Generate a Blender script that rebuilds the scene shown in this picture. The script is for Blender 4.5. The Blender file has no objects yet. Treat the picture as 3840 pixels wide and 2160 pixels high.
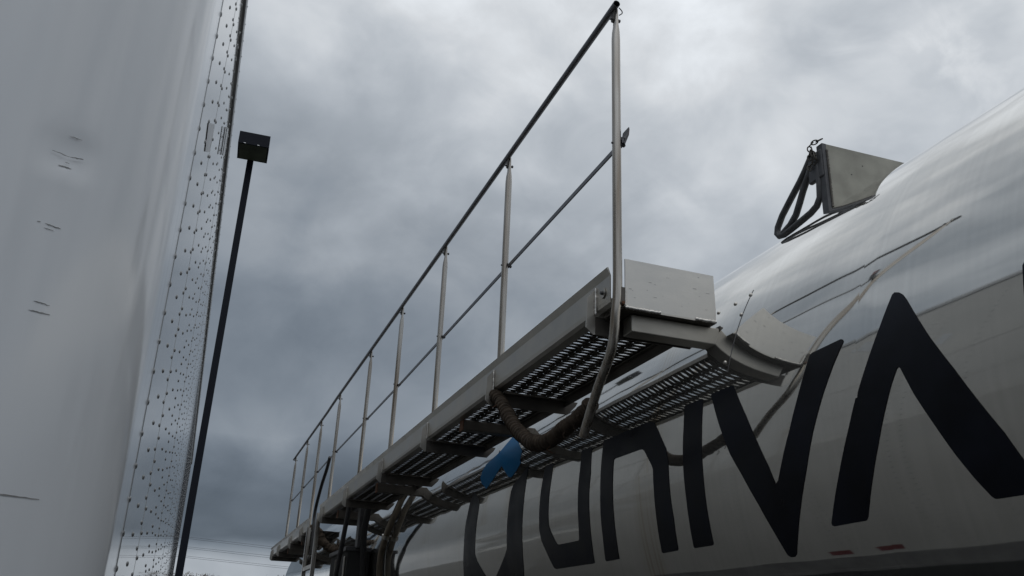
import bpy, bmesh, math, random
from mathutils import Vector, Matrix, noise
from mathutils.geometry import tessellate_polygon
R = math.radians
random.seed(7)
sc = bpy.context.scene
COL = sc.collection

# ------------------------------------------------------------------ camera, sky, sun, exposure
cam = bpy.data.cameras.new("camera")
cam.lens = 30.511; cam.sensor_width = 36.0; cam.clip_start = 0.05; cam.clip_end = 6000
camo = bpy.data.objects.new("camera", cam); COL.objects.link(camo); sc.camera = camo
RT = Vector((0.940360798, -0.337967932, 0.0387201058))
UP = Vector((-0.159804989, -0.338398578, 0.927334227))
FW = Vector((0.300306402, 0.878216418, 0.372225719))
camo.matrix_world = Matrix(((RT.x, UP.x, -FW.x, 0), (RT.y, UP.y, -FW.y, 0), (RT.z, UP.z, -FW.z, 0), (0, 0, 0, 1)))

def pix(px, py):            # direction of a photograph pixel, used for the sun and the sky's bright patch only
    return (RT * ((px - 1920) / 3254.5) + UP * (-(py - 1080) / 3254.5) + FW).normalized()

GLOW = pix(3300, -500)
SUND = Vector((-.02, -.20, 1)).normalized()
SUN_EL = math.asin(SUND.z); SUN_AZ = math.atan2(SUND.x, SUND.y)
sun = bpy.data.lights.new("sun", 'SUN'); sun.energy = 0.5; sun.angle = R(75); sun.color = (1, 0.97, 0.92)
suno = bpy.data.objects.new("sun", sun); COL.objects.link(suno)
suno.rotation_euler = (-SUND).to_track_quat('-Z', 'Y').to_euler()

world = bpy.data.worlds.new("World"); sc.world = world; world.use_nodes = True
wn = world.node_tree; wn.nodes.clear()
def N(nt, typ, **kw):
    n = nt.nodes.new(typ)
    for k, v in kw.items():
        if k.startswith('i_'): n.inputs[k[2:].replace('_', ' ')].default_value = v
        else: setattr(n, k, v)
    return n
def Lk(nt, a, b): nt.links.new(a, b)
def math_(nt, op, a, b=None, clamp=False):
    n = nt.nodes.new('ShaderNodeMath'); n.operation = op; n.use_clamp = clamp
    for i, v in enumerate((a, b)):
        if v is None: continue
        if isinstance(v, (int, float)): n.inputs[i].default_value = v
        else: nt.links.new(v, n.inputs[i])
    return n.outputs[0]
def smooth_(nt, v, a, b, lo=0.0, hi=1.0):
    n = nt.nodes.new('ShaderNodeMapRange'); n.interpolation_type = 'SMOOTHSTEP'
    n.inputs['From Min'].default_value = a; n.inputs['From Max'].default_value = b
    n.inputs['To Min'].default_value = lo; n.inputs['To Max'].default_value = hi
    nt.links.new(v, n.inputs['Value']); return n.outputs[0]
def ramp_(nt, v, stops):
    n = nt.nodes.new('ShaderNodeValToRGB'); e = n.color_ramp.elements
    while len(e) > 1: e.remove(e[-1])
    e[0].position = stops[0][0]; e[0].color = tuple(stops[0][1]) + (1,)
    for p, c in stops[1:]:
        q = e.new(p); q.color = tuple(c) + (1,)
    nt.links.new(v, n.inputs[0]); return n.outputs[0]

tc = N(wn, 'ShaderNodeTexCoord')
sep = N(wn, 'ShaderNodeSeparateXYZ'); Lk(wn, tc.outputs['Generated'], sep.inputs[0])
def dotdir(v):
    n = N(wn, 'ShaderNodeVectorMath', operation='DOT_PRODUCT'); n.inputs[1].default_value = v
    Lk(wn, tc.outputs['Generated'], n.inputs[0]); return n.outputs['Value']
zc = math_(wn, 'ADD', math_(wn, 'MAXIMUM', sep.outputs[2], 0.0), 0.30)
cmb = N(wn, 'ShaderNodeCombineXYZ')
Lk(wn, math_(wn, 'DIVIDE', sep.outputs[0], zc), cmb.inputs[0]); Lk(wn, math_(wn, 'DIVIDE', sep.outputs[1], zc), cmb.inputs[1])
def cloud(scale, detail, off, rough=0.55, dist=0.0):
    mp = N(wn, 'ShaderNodeMapping'); mp.inputs['Location'].default_value = off
    Lk(wn, cmb.outputs[0], mp.inputs[0])
    n = N(wn, 'ShaderNodeTexNoise'); n.inputs['Scale'].default_value = scale; n.inputs['Detail'].default_value = detail
    n.inputs['Roughness'].default_value = rough; n.inputs['Distortion'].default_value = dist
    Lk(wn, mp.outputs[0], n.inputs['Vector']); return n.outputs['Fac']
n1 = cloud(1.7, 7, (3.1, 1.7, 0), 0.52, 0.3)
n2 = cloud(0.45, 3, (8.2, 4.4, 1.0))
mp3 = N(wn, 'ShaderNodeMapping'); mp3.inputs['Scale'].default_value = (1, 1, 1.35); mp3.inputs['Location'].default_value = (2.3, 5.1, .4); Lk(wn, tc.outputs['Generated'], mp3.inputs[0])
nn3 = N(wn, 'ShaderNodeTexNoise'); nn3.inputs['Scale'].default_value = 5.2; nn3.inputs['Detail'].default_value = 6; nn3.inputs['Roughness'].default_value = .48; nn3.inputs['Distortion'].default_value = .25
Lk(wn, mp3.outputs[0], nn3.inputs['Vector']); n3 = nn3.outputs['Fac']
glow = smooth_(wn, dotdir(GLOW), 0.62, 0.985)
dark = smooth_(wn, dotdir(pix(1150, 1400)), 0.86, 0.995)
band = ramp_(wn, sep.outputs[2], [(0.0, (1.55,) * 3), (0.06, (1.5,) * 3), (0.074, (.9,) * 3), (0.088, (.40,) * 3), (0.135, (.42,) * 3),
                                  (0.165, (.66,) * 3), (0.195, (.92,) * 3), (0.235, (.78,) * 3), (0.29, (.64,) * 3), (0.36, (.68,) * 3), (0.45, (.78,) * 3), (0.60, (1.0,) * 3), (1.0, (1.1,) * 3)])
# the lower edge of the dark bank is ragged: shift the elevation with noise before the ramp
bandin = math_(wn, 'ADD', sep.outputs[2], math_(wn, 'MULTIPLY', math_(wn, 'SUBTRACT', n3, 0.5), 0.07))
for l in list(wn.links):
    if l.to_node.type == 'VALTORGB': wn.links.remove(l)
bn = [n for n in wn.nodes if n.type == 'VALTORGB'][0]; Lk(wn, bandin, bn.inputs[0])
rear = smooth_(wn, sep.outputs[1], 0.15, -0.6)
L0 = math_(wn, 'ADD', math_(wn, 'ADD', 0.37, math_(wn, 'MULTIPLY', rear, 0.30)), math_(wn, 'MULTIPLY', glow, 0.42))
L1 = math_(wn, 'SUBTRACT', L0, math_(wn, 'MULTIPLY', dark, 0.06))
m1 = smooth_(wn, n1, 0.30, 0.70, 0.97, 1.03)
m2 = smooth_(wn, n2, 0.30, 0.70, 0.93, 1.07)
m3 = smooth_(wn, n3, 0.32, 0.68, 0.80, 1.18)
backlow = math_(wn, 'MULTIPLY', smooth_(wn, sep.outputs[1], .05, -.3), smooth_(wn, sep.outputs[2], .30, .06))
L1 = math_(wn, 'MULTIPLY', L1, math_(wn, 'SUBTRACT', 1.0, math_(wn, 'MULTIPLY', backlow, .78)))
mp4 = N(wn, 'ShaderNodeMapping'); mp4.inputs['Scale'].default_value = (1, 1, 1.25); mp4.inputs['Location'].default_value = (7.7, .9, 3.3); Lk(wn, tc.outputs['Generated'], mp4.inputs[0])
nn4 = N(wn, 'ShaderNodeTexNoise'); nn4.inputs['Scale'].default_value = 9.5; nn4.inputs['Detail'].default_value = 7; nn4.inputs['Roughness'].default_value = .55; nn4.inputs['Distortion'].default_value = .6
Lk(wn, mp4.outputs[0], nn4.inputs['Vector'])
L1 = math_(wn, 'MULTIPLY', L1, smooth_(wn, nn4.outputs['Fac'], 0.34, 0.66, 0.945, 1.055))
patch = math_(wn, 'MULTIPLY', smooth_(wn, dotdir(pix(3380, 230)), .984, .999), smooth_(wn, nn4.outputs['Fac'], .30, .55))
L1 = math_(wn, 'SUBTRACT', L1, math_(wn, 'MULTIPLY', patch, .20))
lum = math_(wn, 'MULTIPLY', math_(wn, 'MULTIPLY', math_(wn, 'MULTIPLY', L1, band), m1), math_(wn, 'MULTIPLY', m2, m3))
tint = ramp_(wn, lum, [(0.0, (.77, .97, 1.24)), (0.13, (.79, .97, 1.20)), (0.35, (.88, .98, 1.10)), (0.7, (.955, 1.0, 1.05))])
mulc = N(wn, 'ShaderNodeVectorMath', operation='MULTIPLY'); Lk(wn, tint, mulc.inputs[0])
cc = N(wn, 'ShaderNodeCombineXYZ')
for i in range(3): Lk(wn, lum, cc.inputs[i])
Lk(wn, cc.outputs[0], mulc.inputs[1])
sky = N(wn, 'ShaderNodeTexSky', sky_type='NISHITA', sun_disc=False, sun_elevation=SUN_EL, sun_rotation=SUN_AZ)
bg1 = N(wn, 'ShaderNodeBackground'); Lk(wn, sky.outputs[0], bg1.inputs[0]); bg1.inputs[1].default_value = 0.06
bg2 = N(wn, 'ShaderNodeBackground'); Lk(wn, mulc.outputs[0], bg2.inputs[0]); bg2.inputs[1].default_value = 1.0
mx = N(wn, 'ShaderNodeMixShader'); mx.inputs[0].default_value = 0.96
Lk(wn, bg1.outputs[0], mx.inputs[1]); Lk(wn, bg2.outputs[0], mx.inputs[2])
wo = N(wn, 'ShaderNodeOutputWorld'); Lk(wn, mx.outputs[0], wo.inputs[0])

sc.view_settings.view_transform = 'Standard'; sc.view_settings.look = 'None'
sc.view_settings.gamma = 1.0; sc.view_settings.exposure = 0.0
sc.render.engine = 'CYCLES'
sc.cycles.max_bounces = 12; sc.cycles.glossy_bounces = 8

# ------------------------------------------------------------------ materials
def mat(name, col, rough=0.5, metal=0.0, var=0.0, vscale=8.0, bump=0.0, bscale=30.0, stretch=(1, 1, 1), rvar=0.0, spec=0.5, coat=0.0, dist=0.002, col2=None):
    m = bpy.data.materials.new(name); m.use_nodes = True; nt = m.node_tree
    b = nt.nodes['Principled BSDF']
    b.inputs['Base Color'].default_value = tuple(col) + (1,); b.inputs['Roughness'].default_value = rough
    b.inputs['Metallic'].default_value = metal; b.inputs['Specular IOR Level'].default_value = spec
    b.inputs['Coat Weight'].default_value = coat; b.inputs['Coat Roughness'].default_value = 0.04
    t = N(nt, 'ShaderNodeTexCoord'); mp = N(nt, 'ShaderNodeMapping'); mp.inputs['Scale'].default_value = stretch
    Lk(nt, t.outputs['Object'], mp.inputs[0])
    n = N(nt, 'ShaderNodeTexNoise'); n.inputs['Scale'].default_value = vscale; n.inputs['Detail'].default_value = 6
    Lk(nt, mp.outputs[0], n.inputs['Vector'])
    if var:
        lo = col2 or tuple(c * (1 - var) for c in col); hi = tuple(min(1, c * (1 + var)) for c in col)
        Lk(nt, ramp_(nt, n.outputs['Fac'], [(0.3, lo), (0.7, hi)]), b.inputs['Base Color'])
    if rvar: Lk(nt, smooth_(nt, n.outputs['Fac'], 0.3, 0.7, max(0.01, rough - rvar), rough + rvar), b.inputs['Roughness'])
    if bump:
        n2_ = N(nt, 'ShaderNodeTexNoise'); n2_.inputs['Scale'].default_value = bscale; n2_.inputs['Detail'].default_value = 3
        Lk(nt, mp.outputs[0], n2_.inputs['Vector'])
        bp = N(nt, 'ShaderNodeBump'); bp.inputs['Strength'].default_value = bump; bp.inputs['Distance'].default_value = dist
        Lk(nt, n2_.outputs['Fac'], bp.inputs['Height']); Lk(nt, bp.outputs[0], b.inputs['Normal'])
    return m

M = {}
M['alu'] = mat('weathered_aluminium', (.50, .48, .445), .36, 1.0, .14, 7, .12, 60, (1, 1, 1), .08)
M['alu_plate'] = mat('mill_aluminium_plate', (.62, .605, .575), .48, 1.0, .16, 5, .1, 90, (1, 1, 2.5), .08)
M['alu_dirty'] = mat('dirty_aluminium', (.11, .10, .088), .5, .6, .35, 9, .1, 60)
M['tread'] = mat('dirty_tread_metal', (.055, .048, .040), .6, .5, .35, 12, .1, 60)
M['post'] = mat('worn_aluminium_tube', (.46, .445, .42), .28, 1.0, .12, 5, .05, 50, (9, 9, .5), .08, col2=(.27, .225, .18))
M['brownpipe'] = mat('stained_pipe', (.20, .17, .135), .42, .8, .3, 6, .05, 50, (4, 4, .6))
M['web'] = mat('dark_web_plate', (.075, .068, .06), .5, .4, .3, 9)  # cross plate below the deck, darker than its outer tab
M['railgrey'] = mat('grey_roof_rail', (.34, .345, .35), .4, .5, .2, 9)
M['tubegrey'] = mat('dull_box_tube', (.33, .315, .285), .42, 1.0, .2, 5, .08, 60, (1, 1, 3))
M['rail'] = mat('dull_rail_tube', (.15, .15, .16), .38, .7, .2, 20, .05, 60)
M['steel_dark'] = mat('dark_steel', (.10, .10, .105), .5, .6, .2, 20)
M['weld'] = mat('weld_bead', (.62, .60, .57), .35, 1.0, .2, 60, .3, 250)
M['rubber'] = mat('black_rubber', (.018, .018, .02), .6, 0, .2, 20)
M['rope'] = mat('grimy_cloth_wrap', (.055, .042, .032), .9, 0, .5, 30, .6, 120, (1, 1, 1), 0, .2, 0, .004)
M['rust'] = mat('rusty_brown', (.12, .055, .03), .85, 0, .4, 30)
M['navy'] = mat('navy_vinyl', (.0055, .007, .012), .35, 0, .5, 6, 0, 30, (1, 1, 1), .08, .15)
M['blue'] = mat('blue_vinyl', (.003, .12, .30), .45, 0, .05, 5, 0, 30, (1, 1, 1), 0, .12)
M['dampl'] = mat('stained_dam_plate', (.37, .36, .31), .6, .25, .22, 9, .08, 60)
M['lamp'] = mat('dark_bronze_paint', (.009, .0115, .019), .6, 0, .1, 5, 0, 30, (1, 1, 1), 0, .2)
M['lens'] = mat('lamp_lens_glass', (.055, .066, .040), .6, 0, .5, 2.5)
M['glint'] = mat('bright_latch', (.7, .7, .7), .3, 1)
M['tag'] = mat('red_reflector', (.22, .02, .03), .3, 0)
M['red'] = mat('red_tape', (.15, .014, .018), .35, 0, .1, 40)
M['whitetape'] = mat('white_tape', (.6, .6, .58), .35, 0, .05, 40)
M['greyflat'] = mat('flat_grey', (.50, .52, .54), .6, 0, .1, 10)
M['scuff'] = mat('scuff_mark', (.25, .25, .25), .7, 0, .3, 120)
M['under'] = mat('dark_underbody', (.02, .02, .021), .75, 0, .3, 6)
M['wood'] = mat('trailer_rail', (.25, .25, .25), .5, .6, .2, 5)
M['asphalt'] = mat('asphalt', (.05, .05, .05), .9, 0, .3, 1.5, .4, 60)
M['wire'] = mat('power_wire', (.10, .11, .125), .6)
M['bark'] = mat('bark', (.07, .055, .042), .9, 0, .3, 8)
M['leafA'] = mat('olive_leaves', (.085, .075, .035), .8, 0, .4, 3)
M['leafB'] = mat('brown_leaves', (.11, .075, .045), .8, 0, .4, 3)

def white_paint():
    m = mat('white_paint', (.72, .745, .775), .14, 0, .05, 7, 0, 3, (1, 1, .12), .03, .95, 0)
    nt = m.node_tree; b = nt.nodes['Principled BSDF']
    t = N(nt, 'ShaderNodeTexCoord'); mp = N(nt, 'ShaderNodeMapping'); mp.inputs['Scale'].default_value = (1.0, 1.0, .35)
    Lk(nt, t.outputs['Object'], mp.inputs[0])
    n = N(nt, 'ShaderNodeTexNoise'); n.inputs['Scale'].default_value = 5; n.inputs['Detail'].default_value = 2
    Lk(nt, mp.outputs[0], n.inputs['Vector'])
    bp = N(nt, 'ShaderNodeBump'); bp.inputs['Strength'].default_value = .05; bp.inputs['Distance'].default_value = .004
    Lk(nt, n.outputs['Fac'], bp.inputs['Height']); Lk(nt, bp.outputs[0], b.inputs['Normal'])
    return m
M['rivet'] = mat('rivet_metal', (.27, .275, .28), .38, .6, .1, 20)
M['white'] = white_paint()
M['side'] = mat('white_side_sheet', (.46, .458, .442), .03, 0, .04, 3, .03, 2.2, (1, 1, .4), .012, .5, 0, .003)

def tank_metal():
    m = bpy.data.materials.new('polished_tank_steel'); m.use_nodes = True; nt = m.node_tree; b = nt.nodes['Principled BSDF']
    b.inputs['Metallic'].default_value = 0.93
    uv = N(nt, 'ShaderNodeUVMap', uv_map='UVMap')          # u = metres along the tank, v = metres round it
    def nz(scale, sx, sy, detail=4, off=0):
        mp = N(nt, 'ShaderNodeMapping'); mp.inputs['Scale'].default_value = (sx, sy, 1); mp.inputs['Location'].default_value = (off, off, 0)
        Lk(nt, uv.outputs[0], mp.inputs[0])
        n = N(nt, 'ShaderNodeTexNoise'); n.inputs['Scale'].default_value = scale; n.inputs['Detail'].default_value = detail
        Lk(nt, mp.outputs[0], n.inputs['Vector']); return n.outputs['Fac']
    streak = nz(1.0, 60, .8, 5)                            # circumferential run marks
    stain = nz(1.0, 2.6, .35, 3, 4.3)
    cloudy = nz(2.2, 1, 1, 4, 9.1)
    spots = nz(1.0, 70, 110, 2, 2.2)
    mixs = N(nt, 'ShaderNodeMix', data_type='RGBA')
    mixs.inputs['A'].default_value = (.655, .648, .622, 1); mixs.inputs['B'].default_value = (.44, .375, .28, 1)
    Lk(nt, math_(nt, 'MULTIPLY', smooth_(nt, stain, .58, .72), smooth_(nt, streak, .42, .62, .15, .75)), mixs.inputs['Factor'])
    mix2 = N(nt, 'ShaderNodeMix', data_type='RGBA', blend_type='MULTIPLY'); mix2.inputs['Factor'].default_value = 1
    Lk(nt, mixs.outputs['Result'], mix2.inputs['A'])
    Lk(nt, ramp_(nt, math_(nt, 'ADD', math_(nt, 'MULTIPLY', streak, .5), math_(nt, 'MULTIPLY', cloudy, .5)), [(.35, (.90, .90, .90)), (.65, (1.0, 1.0, 1.0))]), mix2.inputs['B'])
    mix3 = N(nt, 'ShaderNodeMix', data_type='RGBA'); Lk(nt, mix2.outputs['Result'], mix3.inputs['A']); mix3.inputs['B'].default_value = (.30, .29, .27, 1)
    Lk(nt, smooth_(nt, spots, .77, .82, 0, .45), mix3.inputs['Factor'])
    Lk(nt, mix3.outputs['Result'], b.inputs['Base Color'])
    Lk(nt, smooth_(nt, cloudy, .3, .7, .026, .050), b.inputs['Roughness'])
    h = math_(nt, 'ADD', math_(nt, 'MULTIPLY', nz(1.0, 1.3, 1.6, 2, 5.5), 1.0), math_(nt, 'MULTIPLY', streak, .0))
    bp = N(nt, 'ShaderNodeBump'); bp.inputs['Strength'].default_value = 1.0; bp.inputs['Distance'].default_value = .0035
    Lk(nt, h, bp.inputs['Height']); Lk(nt, bp.outputs[0], b.inputs['Normal'])
    return m
M['tank'] = tank_metal()

# ------------------------------------------------------------------ mesh helpers
class MB:
    def __init__(s): s.v = []; s.f = []; s.mi = []; s.mats = []; s.sm = []
    def m(s, name):
        if name not in s.mats: s.mats.append(name)
        return s.mats.index(name)
    def add(s, verts, faces, mn, smooth=False):
        o = len(s.v); s.v += [tuple(v) for v in verts]; i = s.m(mn)
        for f in faces: s.f.append(tuple(o + k for k in f)); s.mi.append(i); s.sm.append(smooth)
        return s
    def box(s, lo, hi, mn):
        (a, b, c), (d, e, f) = lo, hi
        V = [(a, b, c), (d, b, c), (d, e, c), (a, e, c), (a, b, f), (d, b, f), (d, e, f), (a, e, f)]
        return s.add(V, [(0, 3, 2, 1), (4, 5, 6, 7), (0, 1, 5, 4), (1, 2, 6, 5), (2, 3, 7, 6), (3, 0, 4, 7)], mn)
    def prism(s, poly, axis, lo, hi, mn):
        # poly: 2-D outline; axis 0/1/2 = extrusion axis (remaining two axes in order)
        n = len(poly)
        def P(p, t):
            q = list(p); q.insert(axis, t); return tuple(q)
        V = [P(p, lo) for p in poly] + [P(p, hi) for p in poly]
        F = [tuple(range(n)), tuple(range(2 * n - 1, n - 1, -1))] + [((i + 1) % n, i, n + i, n + (i + 1) % n) for i in range(n)]
        return s.add(V, F, mn)
    def tube(s, pts, r, mn, seg=12, cap=True, smooth=True, flat=None):
        pts = [Vector(p) for p in pts]; n = len(pts)
        rr = r if isinstance(r, (list, tuple)) else [r] * n
        T = []
        for i in range(n):
            t = pts[min(i + 1, n - 1)] - pts[max(i - 1, 0)]; T.append(t.normalized())
        u = T[0].orthogonal().normalized()
        if flat is not None: u = (Vector(flat) - T[0] * Vector(flat).dot(T[0])).normalized()
        V = []
        for i in range(n):
            u = (u - T[i] * u.dot(T[i])).normalized(); w = T[i].cross(u)
            ri = rr[i]; ra, rb = ri if isinstance(ri, tuple) else (ri, ri)
            for k in range(seg):
                a = 2 * math.pi * k / seg
                V.append(pts[i] + u * (math.cos(a) * ra) + w * (math.sin(a) * rb))
        F = []
        for i in range(n - 1):
            for k in range(seg):
                k2 = (k + 1) % seg
                F.append((i * seg + k, i * seg + k2, (i + 1) * seg + k2, (i + 1) * seg + k))
        s.add(V, F, mn, smooth)
        if cap:
            s.add(V[:seg], [tuple(range(seg - 1, -1, -1))], mn); s.add(V[-seg:], [tuple(range(seg))], mn)
        return s
    def dome(s, c, nrm, r, h, mn, seg=8, rings=2):
        c = Vector(c); nrm = Vector(nrm).normalized(); u = nrm.orthogonal().normalized(); w = nrm.cross(u)
        V = []; F = []
        for j in range(rings):
            a = j / rings * math.pi / 2
            for k in range(seg):
                t = 2 * math.pi * k / seg
                V.append(c + (u * math.cos(t) + w * math.sin(t)) * r * math.cos(a) + nrm * h * math.sin(a))
        V.append(c + nrm * h)
        for j in range(rings - 1):
            for k in range(seg): F.append((j * seg + k, j * seg + (k + 1) % seg, (j + 1) * seg + (k + 1) % seg, (j + 1) * seg + k))
        for k in range(seg): F.append(((rings - 1) * seg + k, (rings - 1) * seg + (k + 1) % seg, len(V) - 1))
        return s.add(V, F, mn, True)
    def bead(s, a, b, r, mn):
        a = Vector(a); b = Vector(b); n = max(6, int((b - a).length / .006)); pts = []; rr = []
        for i in range(n + 1):
            t = i / n; pts.append(a.lerp(b, t) + Vector((random.uniform(-1, 1), random.uniform(-1, 1), random.uniform(-1, 1))) * r * .15)
            rr.append(r * (1 + (.22 if i % 2 else -.12) + random.uniform(-.1, .1)))
        return s.tube(pts, rr, mn, 8)
    def build(s, name, parent=None, bevel=0.0, label=None):
        me = bpy.data.meshes.new(name); me.from_pydata(s.v, [], s.f)
        for k in s.mats: me.materials.append(M[k])
        me.polygons.foreach_set('material_index', s.mi); me.polygons.foreach_set('use_smooth', s.sm); me.update()
        o = bpy.data.objects.new(name, me); COL.objects.link(o)
        if bevel:
            md = o.modifiers.new('bevel', 'BEVEL'); md.width = bevel; md.segments = 2; md.limit_method = 'ANGLE'; md.angle_limit = R(40)
        if parent is not None:
            o.parent = parent
        if label: o['label'] = label
        return o

def tag(o, label=None, cat=None, group=None, kind=None):
    if label: o['label'] = label
    if cat: o['category'] = cat
    if group: o['group'] = group
    if kind: o['kind'] = kind
    return o
def empty(name, loc=(0, 0, 0), **kw):
    o = bpy.data.objects.new(name, None); COL.objects.link(o); o.location = loc; o.empty_display_size = .2
    tag(o, **kw); return o
def kid(o, root):           # parent keeping world coordinates (mesh written in world coordinates)
    o.parent = root; o.matrix_parent_inverse = Matrix.Translation(-Vector(root.location)); return o

def spline(pts, n):
    P = [Vector(p) for p in pts]; out = []
    for i in range(len(P) - 1):
        a = P[max(i - 1, 0)]; b = P[i]; c = P[i + 1]; d = P[min(i + 2, len(P) - 1)]
        for k in range(n):
            t = k / n
            out.append(.5 * ((2 * b) + (c - a) * t + (2 * a - 5 * b + 4 * c - d) * t * t + (3 * b - a - 3 * c + d) * t ** 3))
    out.append(P[-1]); return out
GZ = -1.6
# ------------------------------------------------------------------ ground
def ground():
    mb = MB(); mb.add([(-1500, -1500, GZ), (1500, -1500, GZ), (1500, 1500, GZ), (-1500, 1500, GZ)], [(0, 1, 2, 3)], 'asphalt')
    tag(mb.build('ground'), kind='structure')
ground()

# ------------------------------------------------------------------ tank trailer
CX, CZ, RAD = 2.63, 0.568, 1.116
Y0, Y1, YJ = -4.0, 15.35, 1.712
TK = empty('tank_trailer', (CX, 6, GZ), label='polished steel tank trailer with big dark letters and a railed side walkway', cat='tank trailer')
def tk(mb, name, bevel=0.0, label=None, parent=None):
    o = mb.build(name, None, bevel, label); kid(o, TK)
    if parent is not None:
        o.parent = parent; o.matrix_parent_inverse = Matrix.Identity(4)
    return o
def cylp(y, deg, off=0.0):
    a = R(deg); r = RAD + off
    return (CX - r * math.cos(a), y, CZ + r * math.sin(a))

def rad_at(y):
    r = RAD
    d = y - YJ
    if d >= 0: r += .0003 * math.exp(-(d / .05) ** 2)
    else: r += .0006 * math.exp(-(d / .10) ** 2) 
    return r
def shell(name, ya, yb, rings, label=None):
    seg = 220; V = []; F = []; UV = []
    for i, y in enumerate(rings):
        for k in range(seg):
            a = 2 * math.pi * k / seg
            r = rad_at(y); V.append((CX - r * math.cos(a), y, CZ + r * math.sin(a)))
    for i in range(len(rings) - 1):
        for k in range(seg):
            k2 = (k + 1) % seg
            F.append((i * seg + k, (i + 1) * seg + k, (i + 1) * seg + k2, i * seg + k2))
            a0 = (k if k < seg // 2 + 40 else k) * 2 * math.pi / seg * RAD; a1 = a0 + 2 * math.pi / seg * RAD
            UV += [(rings[i], a0), (rings[i + 1], a0), (rings[i + 1], a1), (rings[i], a1)]
    mb = MB(); mb.add(V, F, 'tank', True)
    o = mb.build(name, None, 0, label)
    uvl = o.data.uv_layers.new(name='UVMap')
    for i, uv in enumerate(UV): uvl.data[i].uv = uv
    kid(o, TK); return o
near = [Y0, -2, 0, .8, 1.2] + [1.3 + i * .0242 for i in range(18)]
near[-1] = YJ
far = [YJ] + [YJ + .01 * i for i in range(1, 18)] + [1.95, 2.3, 3, 4, 5, 6, 7, 8.5, 10, 12, 14, Y1]
shell('shell_panel', Y0, YJ, near)
shell('shell_panel', YJ, Y1, far)
def head(yb, sgn):
    seg = 160; rings = 10; V = []; F = []; UV = []
    for j in range(rings):
        t = j / rings * math.pi / 2
        for k in range(seg):
            a = 2 * math.pi * k / seg; r = RAD * math.cos(t)
            V.append((CX - r * math.cos(a), yb + sgn * .28 * math.sin(t), CZ + r * math.sin(a)))
    V.append((CX, yb + sgn * .28, CZ))
    for j in range(rings - 1):
        for k in range(seg):
            q = (j * seg + k, (j + 1) * seg + k, (j + 1) * seg + (k + 1) % seg, j * seg + (k + 1) % seg); F.append(q)
    for k in range(seg): F.append(((rings - 1) * seg + k, len(V) - 1, (rings - 1) * seg + (k + 1) % seg))
    mb = MB(); mb.add(V, F, 'tank', True); o = mb.build('tank_head')
    uvl = o.data.uv_layers.new(name='UVMap')
    for lp in o.data.loops:
        v = o.data.vertices[lp.vertex_index].co; uvl.data[lp.index].uv = (v.x, v.z)
    kid(o, TK)
head(Y1, 1); head(Y0, -1)

# joints and lap seams on the jacket
def seam_line(pts, w, name='sheet_seam'):
    mb = MB(); mb.tube([cylp(y, d, .0003) for y, d in pts], w, 'steel_dark', 6); return tk(mb, name)
mb = MB()
for pts in ([(2.322, 30 - i * 1.0) for i in range(18)], [(2.327 + .05 * i, 14.28) for i in range(8)]):
    mb.tube([cylp(y, d, .0004) for y, d in pts], .0011, 'steel_dark', 6)
tk(mb, 'lap_seam')
for y, d in ((2.326, 28.95), (2.416, 28.83), (2.527, 29.1), (2.332, 24.6), (2.35, 15.2)):
    mb = MB(); p = Vector(cylp(y, d)); nr = p - Vector((CX, y, CZ)); mb.dome(p, nr, .0075, .006, 'alu', 10, 3); tk(mb, 'seam_bolt')
for yj in (7.35, 10.2, 13.0):
    mb = MB(); mb.tube([cylp(yj, a, .0) for a in range(-60, 110, 2)], .0022, 'tank', 6); o = tk(mb, 'ring_seam')
    o.data.uv_layers.new(name='UVMap')

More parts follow.
